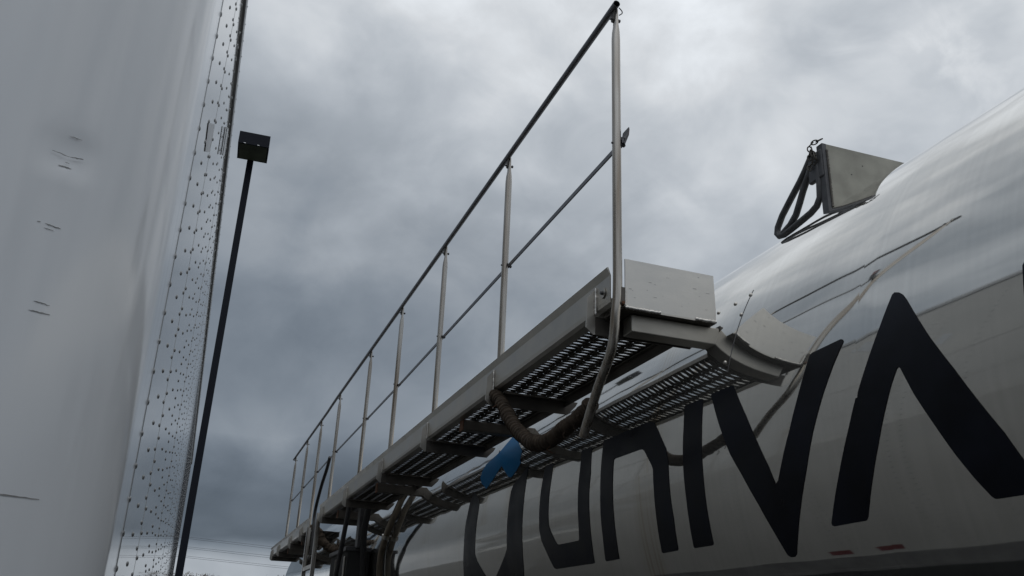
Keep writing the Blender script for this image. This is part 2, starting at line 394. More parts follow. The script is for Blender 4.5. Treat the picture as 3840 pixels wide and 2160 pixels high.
# lettering: outlines in (metres along the tank, degrees above its axis)
LET = {
'A': [(1.585,13.37),(1.577,13.56),(1.561,13.24),(1.549,12.72),(1.535,11.72),(1.465,5.51),(1.405,0.66),(1.357,-3.65),(1.315,-7.4),(1.289,-10.51),(1.262,-13.03),(1.263,-13.59),(1.27,-13.79),(1.315,-13.84),(1.376,-13.84),(1.383,-13.78),(1.39,-13.47),(1.416,-11.42),(1.447,-8.65),(1.488,-4.58),(1.528,-0.72),(1.56,2.9),(1.566,3.18),(1.573,3.01),(1.595,1.3),(1.634,-2.34),(1.67,-5.79),(1.714,-9.68),(1.758,-13.65),(1.768,-14.07),(1.885,-14.2),(1.893,-14.06),(1.893,-13.67),(1.811,-7.01),(1.755,-2.29),(1.719,1.09),(1.713,1.07),(1.708,1.85),(1.666,5.55),(1.624,9.4)],
'V': [(2.405,10.0),(2.395,10.15),(2.285,10.12),(2.274,9.88),(2.25,8.0),(2.199,4.1),(2.146,-0.61),(2.104,-4.66),(2.086,-7.09),(2.083,-7.22),(2.079,-7.11),(2.07,-6.85),(2.026,-3.11),(1.99,-0.15),(1.949,3.86),(1.912,7.96),(1.898,9.61),(1.887,9.86),(1.771,10.08),(1.763,9.94),(1.759,9.54),(1.796,6.87),(1.845,2.88),(1.896,-1.64),(1.945,-6.45),(2.002,-11.29),(2.048,-15.25),(2.07,-17.15),(2.081,-17.48),(2.097,-17.48),(2.109,-17.14),(2.134,-14.34),(2.18,-9.71),(2.239,-4.75),(2.288,-1.24),(2.342,3.8)],
'I': [(2.575,9.94),(2.566,10.13),(2.46,9.98),(2.454,9.75),(2.451,3.82),(2.452,-3.56),(2.455,-8.0),(2.457,-11.15),(2.46,-14.11),(2.467,-14.38),(2.572,-14.42),(2.579,-14.27),(2.574,-10.94),(2.569,-6.39),(2.57,-1.74),(2.57,2.08),(2.569,6.0)],
'N': [(3.226,10.0),(3.06,9.98),(2.84,10.02),(2.813,9.81),(2.789,9.24),(2.752,7.28),(2.687,3.34),(2.671,1.2),(2.671,-5.38),(2.669,-9.17),(2.68,-14.17),(2.689,-14.42),(2.782,-14.5),(2.792,-14.33),(2.789,-11.26),(2.783,-6.63),(2.781,-3.1),(2.781,0.3),(2.791,1.2),(2.817,2.65),(2.849,4.36),(2.867,4.84),(2.89,4.98),(3.095,5.04),(3.107,4.8),(3.109,1.35),(3.112,-2.57),(3.115,-6.84),(3.121,-11.48),(3.127,-14.41),(3.238,-14.53),(3.247,-14.22),(3.233,-9.95),(3.229,-4.93),(3.223,-1.18),(3.222,4.03),(3.223,7.56)],
'U': [(3.447,9.94),(3.338,9.76),(3.322,3.78),(3.333,-0.35),(3.339,-7.14),(3.344,-10.92),(3.352,-14.42),(3.359,-14.56),(3.751,-14.64),(3.78,-14.32),(3.882,-7.82),(3.899,-5.2),(3.894,-0.84),(3.885,3.85),(3.876,7.01),(3.872,9.86),(3.769,9.79),(3.766,6.18),(3.777,2.08),(3.783,-1.97),(3.781,-4.75),(3.76,-6.34),(3.706,-9.22),(3.686,-9.47),(3.468,-9.47),(3.459,-9.21),(3.45,-5.91),(3.448,-3.13),(3.444,1.58),(3.437,5.65),(3.44,8.15)],
'R': [(1.207,9.6),(1.2,10.1),(0.98,10.1),(.90,8.8),(.865,6.4),(.865,2.6),(.895,.2),(.97,-1.6),(.865,-14.0),(.87,-14.3),(.965,-14.35),(1.065,-2.0),(1.108,-2.0),(1.108,1.2),(1.0,1.2),(.965,2.6),(.962,5.6),(.985,6.9),(1.108,7.0),(1.108,1.25),(1.11,-14.35),(1.212,-14.4),(1.22,-14.1)],
'logo': [(5.016,11.27),(4.89,8.41),(4.869,6.97),(4.868,4.05),(4.88,0.94),(4.891,-2.76),(4.907,-7.36),(4.88,-9.29),(4.81,-11.93),(4.76,-13.83),(4.696,-16.39),(4.586,-14.23),(4.491,-11.92),(4.401,-9.36),(4.363,-7.82),(4.345,-1.14),(4.335,3.39),(4.326,6.84),(4.306,8.34),(4.216,10.05),(4.122,12.26),(4.112,7.66),(4.114,2.61),(4.124,-1.99),(4.137,-7.32),(4.156,-12.59),(4.198,-17.6),(4.744,-21.13),(5.168,-16.46),(5.164,-12.89),(5.138,-8.17),(5.115,-4.4),(5.099,1.37),(5.075,5.54),(5.062,9.18)],
'arrow': [(4.60,26.5),(4.305,17.89),(4.292,15.13),(4.265,14.1),(4.308,12.14),(4.368,10.83),(4.42,11.48),(4.602,16.17),(4.713,12.45),(4.785,10.6),(4.909,13.25),(4.979,15.37),(4.981,18.09),(4.953,19.69),(4.761,21.95)],
}
def decal(poly, mn, name, label=None):
    s = RAD * math.pi / 180
    bm = bmesh.new(); vs = [bm.verts.new((y, d * s, 0)) for y, d in poly]
    for tri in tessellate_polygon([[Vector((y, d * s, 0)) for y, d in poly]]):
        bm.faces.new([vs[k] for k in tri])
    lo = min(d for _, d in poly); hi = max(d for _, d in poly)
    d = math.floor(lo)
    while d < hi:
        bmesh.ops.bisect_plane(bm, geom=bm.verts[:] + bm.edges[:] + bm.faces[:], plane_co=(0, d * s, 0), plane_no=(0, 1, 0), dist=1e-6); d += 1.5
    for y in (1.60, 1.66, 1.69, 1.712, 1.74, 1.78, 1.84):
        bmesh.ops.bisect_plane(bm, geom=bm.verts[:] + bm.edges[:] + bm.faces[:], plane_co=(y, 0, 0), plane_no=(1, 0, 0), dist=1e-6)
    for v in bm.verts:
        y, a = v.co.x, v.co.y / s
        v.co = Vector(cylp(y, a, rad_at(y) - RAD + .0016))
    bm.normal_update()
    for f in bm.faces:
        c = f.calc_center_median()
        if f.normal.dot(c - Vector((CX, c.y, CZ))) < 0: f.normal_flip()
        f.smooth = True
    me = bpy.data.meshes.new(name); bm.to_mesh(me); bm.free(); me.materials.append(M[mn])
    o = bpy.data.objects.new(name, me); COL.objects.link(o)
    if label: o['label'] = label
    kid(o, TK); return o
for k in 'AVINUR': decal(LET[k], 'navy', 'letter', 'dark navy letter ' + k + ' on the tank side')
decal(LET['logo'], 'navy', 'logo_mark', 'dark navy lower part of the emblem')
decal(LET['arrow'], 'blue', 'arrow_mark', 'blue chevron arrow on the tank shoulder')

# ---- walkway: sections (y from, y to, drop)
XF = 1.180
SEC = [(2.437, 9.22, 0.0), (10.0, 14.42, -.045)]
for ya, yb, dz in SEC:
    mb = MB()
    prof = [(XF - .007, 1.168), (XF + .003, 1.140), (XF + .003, 1.062), (XF + .006, 1.048), (XF + .014, 1.038), (XF + .046, 1.034), (XF + .046, 1.030), (XF + .012, 1.033),
            (XF + .001, 1.044), (XF - .001, 1.060), (XF - .001, 1.139), (XF - .012, 1.166)]
    mb.prism([(x, z + dz) for x, z in prof], 1, ya, yb, 'alu'); tk(mb, 'side_channel')
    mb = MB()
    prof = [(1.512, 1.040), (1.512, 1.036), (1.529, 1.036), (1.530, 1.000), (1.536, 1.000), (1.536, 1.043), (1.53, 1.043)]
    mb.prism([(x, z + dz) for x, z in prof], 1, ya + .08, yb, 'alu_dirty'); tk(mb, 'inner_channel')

def tread(ya, yb, dz):
    PY = .0337; PXC = .075; x0 = 1.2165; z = 1.045 + dz; NP = 14
    hole = []
    Lh = .0295; teeth = 7
    for i in range(NP + 1):                                  # plain arc, bulging to +y
        t = math.pi * i / NP; hole.append((-Lh * math.cos(t), -.0025 + .0130 * math.sin(t)))
    nt_ = teeth * 2
    for i in range(1, nt_):                                  # toothed chord, coming back
        u = i / nt_; x = Lh * (1 - 2 * u); edge = -.002 - .0056 * math.sin(math.pi * u)
        hole.append((x, edge + (.0036 if i % 2 else 0)))
    hole0 = hole; mb = MB(); n = len(hole0); V = []; F = []
    rows = int((yb - ya) / PY)
    def cell(cx, cy, w, k_=1.0):
        o = len(V); hx, hy = w / 2, PY / 2
        hole = [(x * (1 if k_ == 1 else .93), y * k_) for x, y in hole0]
        for (x, y) in hole: V.append((cx + x, cy + y, z))
        for (x, y) in hole:
            s = 1 / max(abs(x) / hx, (abs(y) / hy), 1e-6); V.append((cx + max(-hx, min(hx, x * s)), cy + max(-hy, min(hy, y * s)), z))
        for i in range(n):
            j = (i + 1) % n; F.append((o + i, o + j, o + n + j, o + n + i))
        # corner fillers
        C0 = len(V); V.extend([(cx - hx, cy - hy, z), (cx + hx, cy - hy, z), (cx + hx, cy + hy, z), (cx - hx, cy + hy, z)])
        ring = list(range(n)); ang = [math.atan2(V[o + n + i][1] - cy, V[o + n + i][0] - cx) for i in ring]
        for q, (sx, sy) in enumerate(((-1, -1), (1, -1), (1, 1), (-1, 1))):
            for i in ring:
                j = (i + 1) % n; a, b = V[o + n + i], V[o + n + j]
                onx = abs(abs(a[0] - cx) - hx) < 1e-6 and (a[0] - cx) * sx > 0; ony = abs(abs(b[1] - cy) - hy) < 1e-6 and (b[1] - cy) * sy > 0
                onx2 = abs(abs(b[0] - cx) - hx) < 1e-6 and (b[0] - cx) * sx > 0; ony2 = abs(abs(a[1] - cy) - hy) < 1e-6 and (a[1] - cy) * sy > 0
                if ((onx and ony) or (onx2 and ony2)) and (a[1] - cy) * sy > -1e-9 and (b[0] - cx) * sx > -1e-9 and (a[0] - cx) * sx > -1e-9 and (b[1] - cy) * sy > -1e-9:
                    F.append((o + n + i, o + n + j, C0 + q)); break
    for c in range(4):
        cx = x0 + .0415 + PXC * c; off = (0, .5, 0, .5)[c] * PY
        for r_ in range(rows): cell(cx, ya + PY * (r_ + .5) + off - 0, PXC, (1.0, .66)[(r_ + c) % 2])
    mb.add(V, F, 'tread')
    # plain strips either side, and ends
    xa, xb = x0 + .0415 - PXC / 2, x0 + .0415 + PXC * 3.5
    mb.add([(XF + .01, ya - .03, z), (xa, ya - .03, z), (xa, yb + .03, z), (XF + .01, yb + .03, z)], [(0, 1, 2, 3)], 'tread')
    mb.add([(xb, ya - .03, z), (1.534, ya - .03, z), (1.534, yb + .03, z), (xb, yb + .03, z)], [(0, 1, 2, 3)], 'tread')
    o = tk(mb, 'tread_plank')
    md = o.modifiers.new('thick', 'SOLIDIFY'); md.thickness = .0016; md.offset = 1
    return o
for ya, yb, dz in SEC: tread(ya + .03, yb - .02, dz)

def cross_plate(y, dz):
    mb = MB(); t = .007
    poly = [(1.147, 1.093), (XF - .0035, 1.126), (XF - .0035, 1.026), (1.209, 1.0265), (1.597, 1.0265), (1.585, 1.005), (1.545, .964), (1.168, .962), (1.143, .984)]
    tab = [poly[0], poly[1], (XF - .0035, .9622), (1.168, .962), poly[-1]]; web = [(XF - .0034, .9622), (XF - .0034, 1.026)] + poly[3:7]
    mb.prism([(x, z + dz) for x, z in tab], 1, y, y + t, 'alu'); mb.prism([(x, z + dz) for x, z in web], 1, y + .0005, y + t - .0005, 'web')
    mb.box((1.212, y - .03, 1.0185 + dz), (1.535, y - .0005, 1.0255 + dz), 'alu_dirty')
    mb.bead((XF - .004, y - .004, 1.128 + dz), (XF - .004, y - .004, 1.032 + dz), .0048, 'weld')
    tk(mb, 'cross_plate')
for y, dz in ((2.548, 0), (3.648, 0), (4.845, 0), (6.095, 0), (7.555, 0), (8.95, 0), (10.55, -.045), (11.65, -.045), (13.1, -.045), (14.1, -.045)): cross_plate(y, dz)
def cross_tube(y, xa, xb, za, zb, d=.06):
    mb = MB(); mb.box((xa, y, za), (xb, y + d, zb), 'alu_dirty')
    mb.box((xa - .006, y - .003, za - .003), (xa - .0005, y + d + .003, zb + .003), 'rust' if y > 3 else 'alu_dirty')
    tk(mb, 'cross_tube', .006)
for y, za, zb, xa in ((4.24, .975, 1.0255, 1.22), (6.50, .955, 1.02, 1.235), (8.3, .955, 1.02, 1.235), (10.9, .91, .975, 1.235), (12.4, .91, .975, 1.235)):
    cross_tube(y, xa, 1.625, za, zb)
# small end feet joining the tubes to the tank
for y in (4.24, 6.50, 8.3, 10.9, 12.4):
    mb = MB(); z = .955 if y < 9 else .91
    mb.box((1.626, y - .006, z + .0), (1.634, y + .066, z + .075), 'alu_dirty'); tk(mb, 'end_foot')

# front end: tube, upright plate, weld beads, tab with bolt
mb = MB(); mb.box((1.265, 2.45, .956), (1.605, 2.515, 1.019), 'tubegrey'); mb.box((1.604, 2.4475, .953), (1.612, 2.5175, 1.03), 'alu_dirty'); tk(mb, 'cross_tube', .006)
mb = MB()
mb.prism([(1.2256, 1.022), (1.2256, 1.1997), (1.568, 1.197), (1.5715, 1.06), (1.570, 1.024)], 1, 2.416, 2.422, 'alu_plate')
mb.box((1.2245, 2.4225, 1.021), (1.572, 2.53, 1.0265), 'alu_dirty')
mb.box((1.206, 2.4255, 1.02), (1.2235, 2.53, 1.075), 'alu_dirty')
ep = tk(mb, 'end_plate')
mb = MB()
mb.bead((1.224, 2.414, 1.0235), (1.352, 2.414, 1.0235), .0058, 'weld'); mb.bead((1.488, 2.414, 1.0245), (1.569, 2.414, 1.0245), .0055, 'weld')
mb.bead((1.2235, 2.414, 1.026), (1.2235, 2.414, 1.080), .0055, 'weld')
mb.box((1.352, 2.4135, 1.0185), (1.488, 2.4155, 1.0245), 'alu')
tk(mb, 'weld_bead', 0, None, ep)
mb = MB()
mb.tube([(XF - .0025, 2.487, 1.091), (XF - .0055, 2.487, 1.091)], .019, 'alu', 20); mb.tube([(XF - .0055, 2.487, 1.091), (XF - .0065, 2.487, 1.091)], .0075, 'steel_dark', 6)
mb.tube([(XF - .0065, 2.487, 1.091), (XF - .013, 2.487, 1.091)], .006, 'steel_dark', 6); tk(mb, 'end_bolt')
# small grime scratches on the plate
for i in range(16):
    x = random.uniform(1.24, 1.55); z = random.uniform(1.05, 1.18); w = random.uniform(.001, .008); mb = MB()
    mb.add([(x - w, 2.4156, z), (x + w, 2.4156, z + random.uniform(-.001, .001)), (x + w * .9, 2.4156, z + .0013), (x - w * .9, 2.4156, z + .001)], [(0, 1, 2, 3)], 'scuff')
    tk(mb, 'grime_mark', 0, None, ep)

# handrail
PY_ = [2.42, 3.625, 4.80, 5.985, 7.17, 8.79, 10.1, 11.32, 12.59]
PX = 1.199; PR = .0162
def rail_z(y): return 2.236 if y < 9.5 else 2.225
mb = MB(); mb.tube([(PX - .012, y, rail_z(y)) for y in (2.385, 5, 9.0, 9.6, 12.8)], .0135, 'rail', 16, cap=False)
mb.tube([(PX - .012, 2.3855, 2.236), (PX - .012, 2.50, 2.236)], .0115, 'rubber', 16, cap=False); HR = tk(mb, 'top_rail')
mb = MB(); pts = [(PX + .016, y, z) for y, z in ((2.41, 1.656), (6.0, 1.640), (9.3, 1.652), (12.6, 1.625))]
mb.prism([(y, z - .009) for _, y, z in pts] + [(y, z + .009) for _, y, z in reversed(pts)], 0, PX + .018, PX + .024, 'rail'); tk(mb, 'mid_rail')
def post(i, y):
    zt = rail_z(y) - .02; zb = 1.05 if i else 1.02
    mb = MB(); r = PR
    if y > 9.5: zb -= .045
    P = [(PX, y, zb), (PX, y, 1.4), (PX, y, zt - .12), (PX, y, zt - .085), (PX, y, zt - .055), (PX, y, zt + .015)]
    rr = [(r, r), (r, r), (r, r), (r * .85, r * 1.05), (.0085, r * 1.05), (.007, .0145)]
    if i == 0:      # the first post runs on below the walkway and bends away
        bend = [(2.676, .639), (2.60, .735), (2.545, .795), (2.49, .845), (2.453, .89), (2.435, .94), (2.424, 1.0)]
        Q = spline([(PX - .006, a, b) for a, b in bend] + [(PX - .002, y, 1.05), (PX, y, 1.12)], 6)
        P = Q + P[1:]; rr = [(r, r)] * len(Q) + rr[1:]
        mb.tube(P, rr, 'post', 18, True, True, (1, 0, 0))
    else: mb.tube(P, rr, 'post', 14, True, True, (1, 0, 0))
    o = tk(mb, 'post')
    # lug and bolt at the top rail
    mb = MB(); zl = zt - .012
    mb.prism([(y - .016, zl + .03), (y + .004, zl + .03), (y + .016, zl + .0), (y + .016, zl - .018), (y + .006, zl - .028), (y - .006, zl - .020)], 0, PX - .0125, PX - .0075, 'alu_dirty')
    mb.tube([(PX - .021, y + .006, zl - .012), (PX + .022, y + .006, zl - .012)], .0045, 'steel_dark', 6)
    mb.tube([(PX + .014, y + .006, zl - .012), (PX + .020, y + .006, zl - .012)], .0075, 'steel_dark', 6); tk(mb, 'lug', 0, None, o)
    mb = MB(); mz = 1.645
    mb.tube([(PX - .02, y, mz), (PX + .034, y, mz)], .004, 'steel_dark', 6); mb.tube([(PX + .025, y, mz), (PX + .031, y, mz)], .008, 'steel_dark', 6); tk(mb, 'bolt', 0, None, o)
    if i == 0:
        mb = MB()
        mb.box((PX + .004, 2.405, 1.03), (PX + .021, 2.413, 1.09), 'alu_dirty')
        mb.tube([(PX + .012, 2.40, 1.034), (PX + .012, 2.434, 1.034)], .0055, 'rust', 8); tk(mb, 'clamp', 0, None, o)
        mb = MB(); mb.prism([(PX + .022, 1.650), (PX + .036, 1.690), (PX + .040, 1.715), (PX + .044, 1.715), (PX + .041, 1.680), (PX + .026, 1.640)], 1, 2.405, 2.45, 'steel_dark')
        mb.box((PX + .016, 2.415, 1.655), (PX + .032, 2.44, 1.675), 'steel_dark'); mb.prism([(PX + .0445, 1.685), (PX + .0475, 1.714), (PX + .0455, 1.714), (PX + .0425, 1.688)], 1, 2.41, 2.445, 'tag')
        tk(mb, 'reflector', 0, 'small red reflector on a bracket', o)
        mb = MB(); mb.tube([(PX + .004 + .014 * math.sin(t), 2.40, 2.232 - .035 * (t / 3.1)) for t in [k * .31 for k in range(11)]], .0022, 'steel_dark', 6); tk(mb, 'hitch_pin', 0, None, o)
for i, y in enumerate(PY_): post(i, y)

# ladder and pipes at the gap between the two walkway sections
mb = MB()
for (ya, yb) in ((9.98, 9.98), (9.28, 9.28)):
    mb.box((1.165, ya, GZ + .5), (1.205, ya + .045, 1.02 if ya > 9.5 else 1.10), 'post')
LD = tk(mb, 'ladder')
z = .58
while z > GZ + .5:
    mb = MB(); mb.box((1.168, 9.325, z - .02), (1.202, 9.98, z + .02), 'alu'); tk(mb, 'rung', 0, None, LD); z -= .30
mb = MB(); mb.tube([(1.23, 7.66, 1.02), (1.235, 7.8, .85), (1.24, 7.93, .69), (1.245, 8.13, .43), (1.25, 8.35, .0)], .021, 'steel_dark', 14); tk(mb, 'drop_pipe')
mb = MB(); mb.box((1.36, 7.86, .66), (1.40, 7.98, 1.02), 'steel_dark'); mb.box((1.30, 7.95, -.5), (1.50, 8.9, .66), 'under')
mb.box((1.285, 8.02, .33), (1.2995, 8.06, .60), 'alu'); mb.box((1.285, 8.5, -.3), (1.2995, 8.54, .60), 'alu_dirty'); mb.box((1.28, 7.94, .64), (1.51, 8.91, .68), 'steel_dark'); tk(mb, 'valve_box', .01)
mb = MB(); mb.tube(spline([(1.42, 7.75, 1.02), (1.40, 7.80, .80), (1.43, 7.86, .5), (1.46, 7.9, .1), (1.5, 7.9, -.4)], 8), .028, 'rubber', 12); tk(mb, 'air_line')
vp = [(7.12, 26), (7.16, 22.5), (7.19, 15), (7.25, 10), (7.28, 7.1), (7.34, 3), (7.386, 0), (7.41, -6), (7.42, -14), (7.42, -26)]
mb = MB(); mb.tube([cylp(y, d, .034) for y, d in vp], .026, 'brownpipe', 16); VPp = tk(mb, 'vent_pipe')
mb = MB(); mb.tube([cylp(y, d, .034) for y, d in ((7.272, 7.9), (7.283, 6.6))], .037, 'alu', 16); tk(mb, 'pipe_clamp', 0, None, VPp)

# spill dam on the tank top
mb = MB(); yp = 2.249
top = [(1.972, 1.735), (2.35, 1.7395), (2.9, 1.74), (3.28, 1.735)]
bot = []
for i in range(20):
    x = 3.28 - (3.28 - 1.972) * i / 19; bot.append((x, CZ + math.sqrt(max(.01, RAD ** 2 - (x - CX) ** 2)) - .004))
mb.prism(top + bot, 1, yp, yp + .008, 'dampl')
for x, z in ((2.075, 1.63), (2.13, 1.678)): mb.tube([(x, yp - .0006, z), (x, yp + .001, z)], .0025, 'rubber', 8)
DM = tk(mb, 'spill_dam', 0, 'stained grey dam plate standing on the tank top')
mb = MB(); mb.prism([(1.953, 1.735), (1.9705, 1.735), (1.9705, 1.466), (1.953, 1.45)], 1, yp - .001, yp + .03, 'steel_dark'); mb.bead((1.9718, yp - .002, 1.71), (1.9718, yp - .002, 1.475), .004, 'alu_dirty'); tk(mb, 'corner_post', 0, None, DM)
outer = [(2.300,1.722),(2.322,1.709),(2.355,1.677),(2.392,1.646),(2.454,1.602),(2.513,1.558),(2.547,1.520),(2.553,1.497),(2.541,1.482),(2.512,1.476),(2.466,1.479),(2.404,1.486),(2.349,1.493),(2.313,1.505),(2.291,1.531),(2.285,1.594),(2.284,1.66),(2.284,1.71)]
midb = [(2.320,1.675),(2.352,1.635),(2.380,1.600),(2.405,1.562),(2.432,1.524),(2.470,1.498),(2.515,1.484)]
for pl, nm in ((outer, 'guard_loop'), (midb, 'guard_brace')):
    mb = MB(); mb.tube([(1.957, y, z) for y, z in pl], .0128, 'steel_dark', 12); tk(mb, nm, 0, None, DM)
mb = MB(); mb.box((1.948, 2.252, 1.60), (1.966, 2.335, 1.715), 'steel_dark'); tk(mb, 'guard_gusset', .006, None, DM)

# running gear, hidden under the frame edge
def wheel(name, x, y, w, r, root):
    o = bpy.data.objects.new(name, None); COL.objects.link(o); o.parent = root; o.matrix_parent_inverse = root.matrix_world.inverted() if False else Matrix.Translation(-Vector(root.location))
    o.location = (x, y, GZ + r)
    mb = MB(); P = []; 
    mb.tube([(-w / 2, 0, 0), (-w / 2 + .03, 0, 0), (w / 2 - .03, 0, 0), (w / 2, 0, 0)], [r - .04, r, r, r - .04], 'rubber', 40, flat=(0, 0, 1)); t = mb.build('tyre', o)
    mb = MB(); mb.tube([(-w / 2 - .006, 0, 0), (w / 2 + .006, 0, 0)], r * .55, 'alu_dirty', 30, flat=(0, 0, 1)); mb.build('rim', o)
for y in (12.0, 13.3):
    for x in (1.62, 3.64): wheel('wheel', x, y, .55, .5, TK)
    mb = MB(); mb.box((1.6, y - .06, GZ + .44), (3.66, y + .06, GZ + .56), 'under'); tk(mb, 'axle')
mb = MB(); mb.box((2.2, 10.8, -.9), (2.35, 14.5, -.45), 'under'); mb.box((2.95, 10.8, -.9), (3.1, 14.5, -.45), 'under'); tk(mb, 'subframe')
for x in (2.0, 3.2):
    mb = MB(); mb.box((x - .06, -1.56, GZ + .03), (x + .06, -1.44, CZ - .85), 'under'); mb.box((x - .14, -1.64, GZ), (x + .14, -1.36, GZ + .03), 'under'); tk(mb, 'landing_leg')

# ------------------------------------------------------------------ things hanging on the tank trailer
def wrapped(name, pts, r, label, pitch=.028):
    P = spline(pts, 40); V = []; F = []; seg = 20; s = 0
    mb = MB()
    T = [(P[min(i + 1, len(P) - 1)] - P[max(i - 1, 0)]).normalized() for i in range(len(P))]
    u = T[0].orthogonal().normalized()
    for i, p in enumerate(P):
        if i: s += (p - P[i - 1]).length
        u = (u - T[i] * u.dot(T[i])).normalized(); w = T[i].cross(u)
        for k in range(seg):
            a = 2 * math.pi * k / seg
            ph = (s / pitch + a / (2 * math.pi) + 1.1 * noise.noise(p * 11)) % 1.0
            saw = ph ** .6 - (1 if ph > .93 else 0) * (ph - .93) * 12
            rr = r * (.86 + .26 * saw + .10 * noise.noise(Vector((math.cos(a), math.sin(a), s * 30))) + .20 * noise.noise(p * 22))
            V.append(p + (u * math.cos(a) + w * math.sin(a)) * rr)
    for i in range(len(P) - 1):
        for k in range(seg):
            k2 = (k + 1) % seg; F.append((i * seg + k, i * seg + k2, (i + 1) * seg + k2, (i + 1) * seg + k))
    mb.add(V, F, 'rope', True); mb.add(V[:seg], [tuple(range(seg))[::-1]], 'rope'); mb.add(V[-seg:], [tuple(range(seg))], 'rope')
    # frayed strip ends
    for j in range(14):
        i = random.randrange(5, len(P) - 5); a = random.uniform(0, 6.28); q = P[i] + Vector((math.cos(a) * r, 0, math.sin(a) * r)) * 1.02
        mb.tube([q, q + Vector((random.uniform(-.012, .012), random.uniform(-.01, .01), -.014)), q + Vector((random.uniform(-.02, .02), 0, -.028))], .0016, 'rust' if j % 4 == 0 else 'rope', 5)
    return tag(mb.build(name), label, 'hose')
wrapped('wrapped_hose', [(1.186, 3.668, 1.022), (1.187, 3.60, .985), (1.188, 3.53, .938), (1.19, 3.431, .856), (1.194, 3.322, .778), (1.198, 3.17, .708), (1.204, 3.022, .690), (1.214, 2.881, .712), (1.226, 2.751, .736), (1.228, 2.69, .76)], .028,
        'thick brown cloth-wrapped hose hanging in a loop below the near walkway')
wrapped('wrapped_hose', [(1.22, 10.05, 1.03), (1.309, 10.1, .985), (1.36, 10.1, .90), (1.45, 10.1, .83), (1.54, 10.1, .82), (1.58, 10.1, .86)], .045,
        'brown cloth-wrapped hose hanging at the far walkway section behind the ladder', .05)
mb = MB(); mb.tube(spline([(1.19, 9.00, 1.625), (1.188, 9.12, 1.52), (1.185, 9.346, 1.395), (1.182, 9.56, 1.22), (1.18, 9.61, 1.10), (1.18, 9.56, .957), (1.18, 9.50, .7)], 10), .017, 'rubber', 10)
tag(mb.build('black_cable'), 'thin black cable drooping from the rail down past the ladder', 'cable')

def chain(pts, label):
    P = spline(pts, 12); acc = 0; pos = []; step = .0175; last = P[0]; d = 0
    pos.append((P[0], (P[1] - P[0]).normalized()))
    for i in range(1, len(P)):
        d += (P[i] - P[i - 1]).length
        if d >= step: pos.append((P[i], (P[i] - P[i - 1]).normalized())); d = 0
    mb = MB()
    for n_, (p, t) in enumerate(pos):
        u = t.orthogonal().normalized(); w = t.cross(u)
        if n_ % 2: u, w = w, u
        loop = [p + t * (math.cos(a) * .0135) + u * (math.sin(a) * .0075) for a in [k * math.pi / 7 for k in range(15)]]
        mb.tube(loop, .0026, 'alu_dirty', 6, False)
    return tag(mb.build('chain'), label, 'chain', 'chains on the spill dam')
chain([(1.950, 2.256, 1.750), (1.938, 2.287, 1.747), (1.938, 2.299, 1.738), (1.938, 2.297, 1.722), (1.938, 2.304, 1.705), (1.938, 2.300, 1.688)], 'steel chain draped over the top corner of the tank-top dam plate')
chain([(1.938, 2.286, 1.722), (1.938, 2.282, 1.702), (1.938, 2.275, 1.684), (1.938, 2.279, 1.670), (1.938, 2.296, 1.668), (1.938, 2.310, 1.660), (1.938, 2.302, 1.645)], 'loose end of chain dangling in front of the dam guard bars')

# ------------------------------------------------------------------ white box trailer (local: wall in plane x = 0)
BT = empty('box_trailer', (-.114, 0, GZ), label='white box trailer with rivet rows along its glossy side and scuffed nose', cat='box trailer')
BT.rotation_mode = 'XYZ'; BT.rotation_euler = (0, R(-.573), R(.258)); BT.location = (-.114 + .01 * 1.6, 0, GZ)
def bt(mb, name, bevel=0, label=None, parent=None):    # local z measured from the camera level, so shift to the ground
    mb.v = [(x, y, z - GZ) for x, y, z in mb.v]; return mb.build(name, parent or BT, bevel, label)
ZB, ZT, YN, YE, RC, WD = -.70, 2.40, 1.82, 14.75, .25, 2.6
YC = 1.60                 # where the rounded corner meets the flat side
def nose():
    V = []; F = []; prof = []
    na = 60
    for i in range(8): prof.append((-WD + RC + (WD - 2 * RC) * i / 8, YC - RC))
    for i in range(na + 1):
        a = math.pi / 2 - math.pi / 2 * i / na; prof.append((-RC + RC * math.cos(a), YC - RC * math.sin(a)))
    prof += [(0.0, YC + (YN - YC) * k / 8) for k in range(1, 9)]
    far = [(-WD + RC - RC * math.sin(math.pi / 2 * i / 12), YC - RC * math.cos(math.pi / 2 * i / 12)) for i in range(12, 0, -1)]
    prof = [(-WD, YN)] + far + prof
    zs = [ZB + (ZT - ZB) * i / 110 for i in range(111)]
    for z in zs:
        for x, y in prof:
            # two knocks in the paint
            for (dx, dz_, s, dep) in ((-.152, .684, .020, .0085), (-.150, .658, .011, -.0025)):
                q = ((x - dx) / (s * 1.6)) ** 2 + ((z - dz_) / s) ** 2
                if q < 9 and x > -.40 and y < YC - .10: y += dep * math.exp(-q)
            V.append((x, y, z))
    n = len(prof)
    for i in range(len(zs) - 1):
        for k in range(n - 1): F.append((i * n + k, i * n + k + 1, (i + 1) * n + k + 1, (i + 1) * n + k))
    mb = MB(); mb.add(V, F, 'white', True); bt(mb, 'nose_panel')
nose()
def scuff(a, b, w, name='scuff_mark'):
    # thin scrape following the rounded nose between two (angle, z) points
    mb = MB(); V = []; n = 10
    for i in range(n + 1):
        t = i / n; an = R(a[0] + (b[0] - a[0]) * t); z = a[1] + (b[1] - a[1]) * t + random.uniform(-.0006, .0006)
        ww = w * (math.sin(math.pi * min(1, max(0, .08 + .84 * t))) ** .7) * random.uniform(.55, 1.1); r = RC + .0008
        for s in (-1, 1): V.append((-RC + r * math.cos(an), YC - r * math.sin(an), z + s * ww))
    mb.add(V, [(2 * i, 2 * i + 1, 2 * i + 3, 2 * i + 2) for i in range(n)], 'scuff'); bt(mb, name)
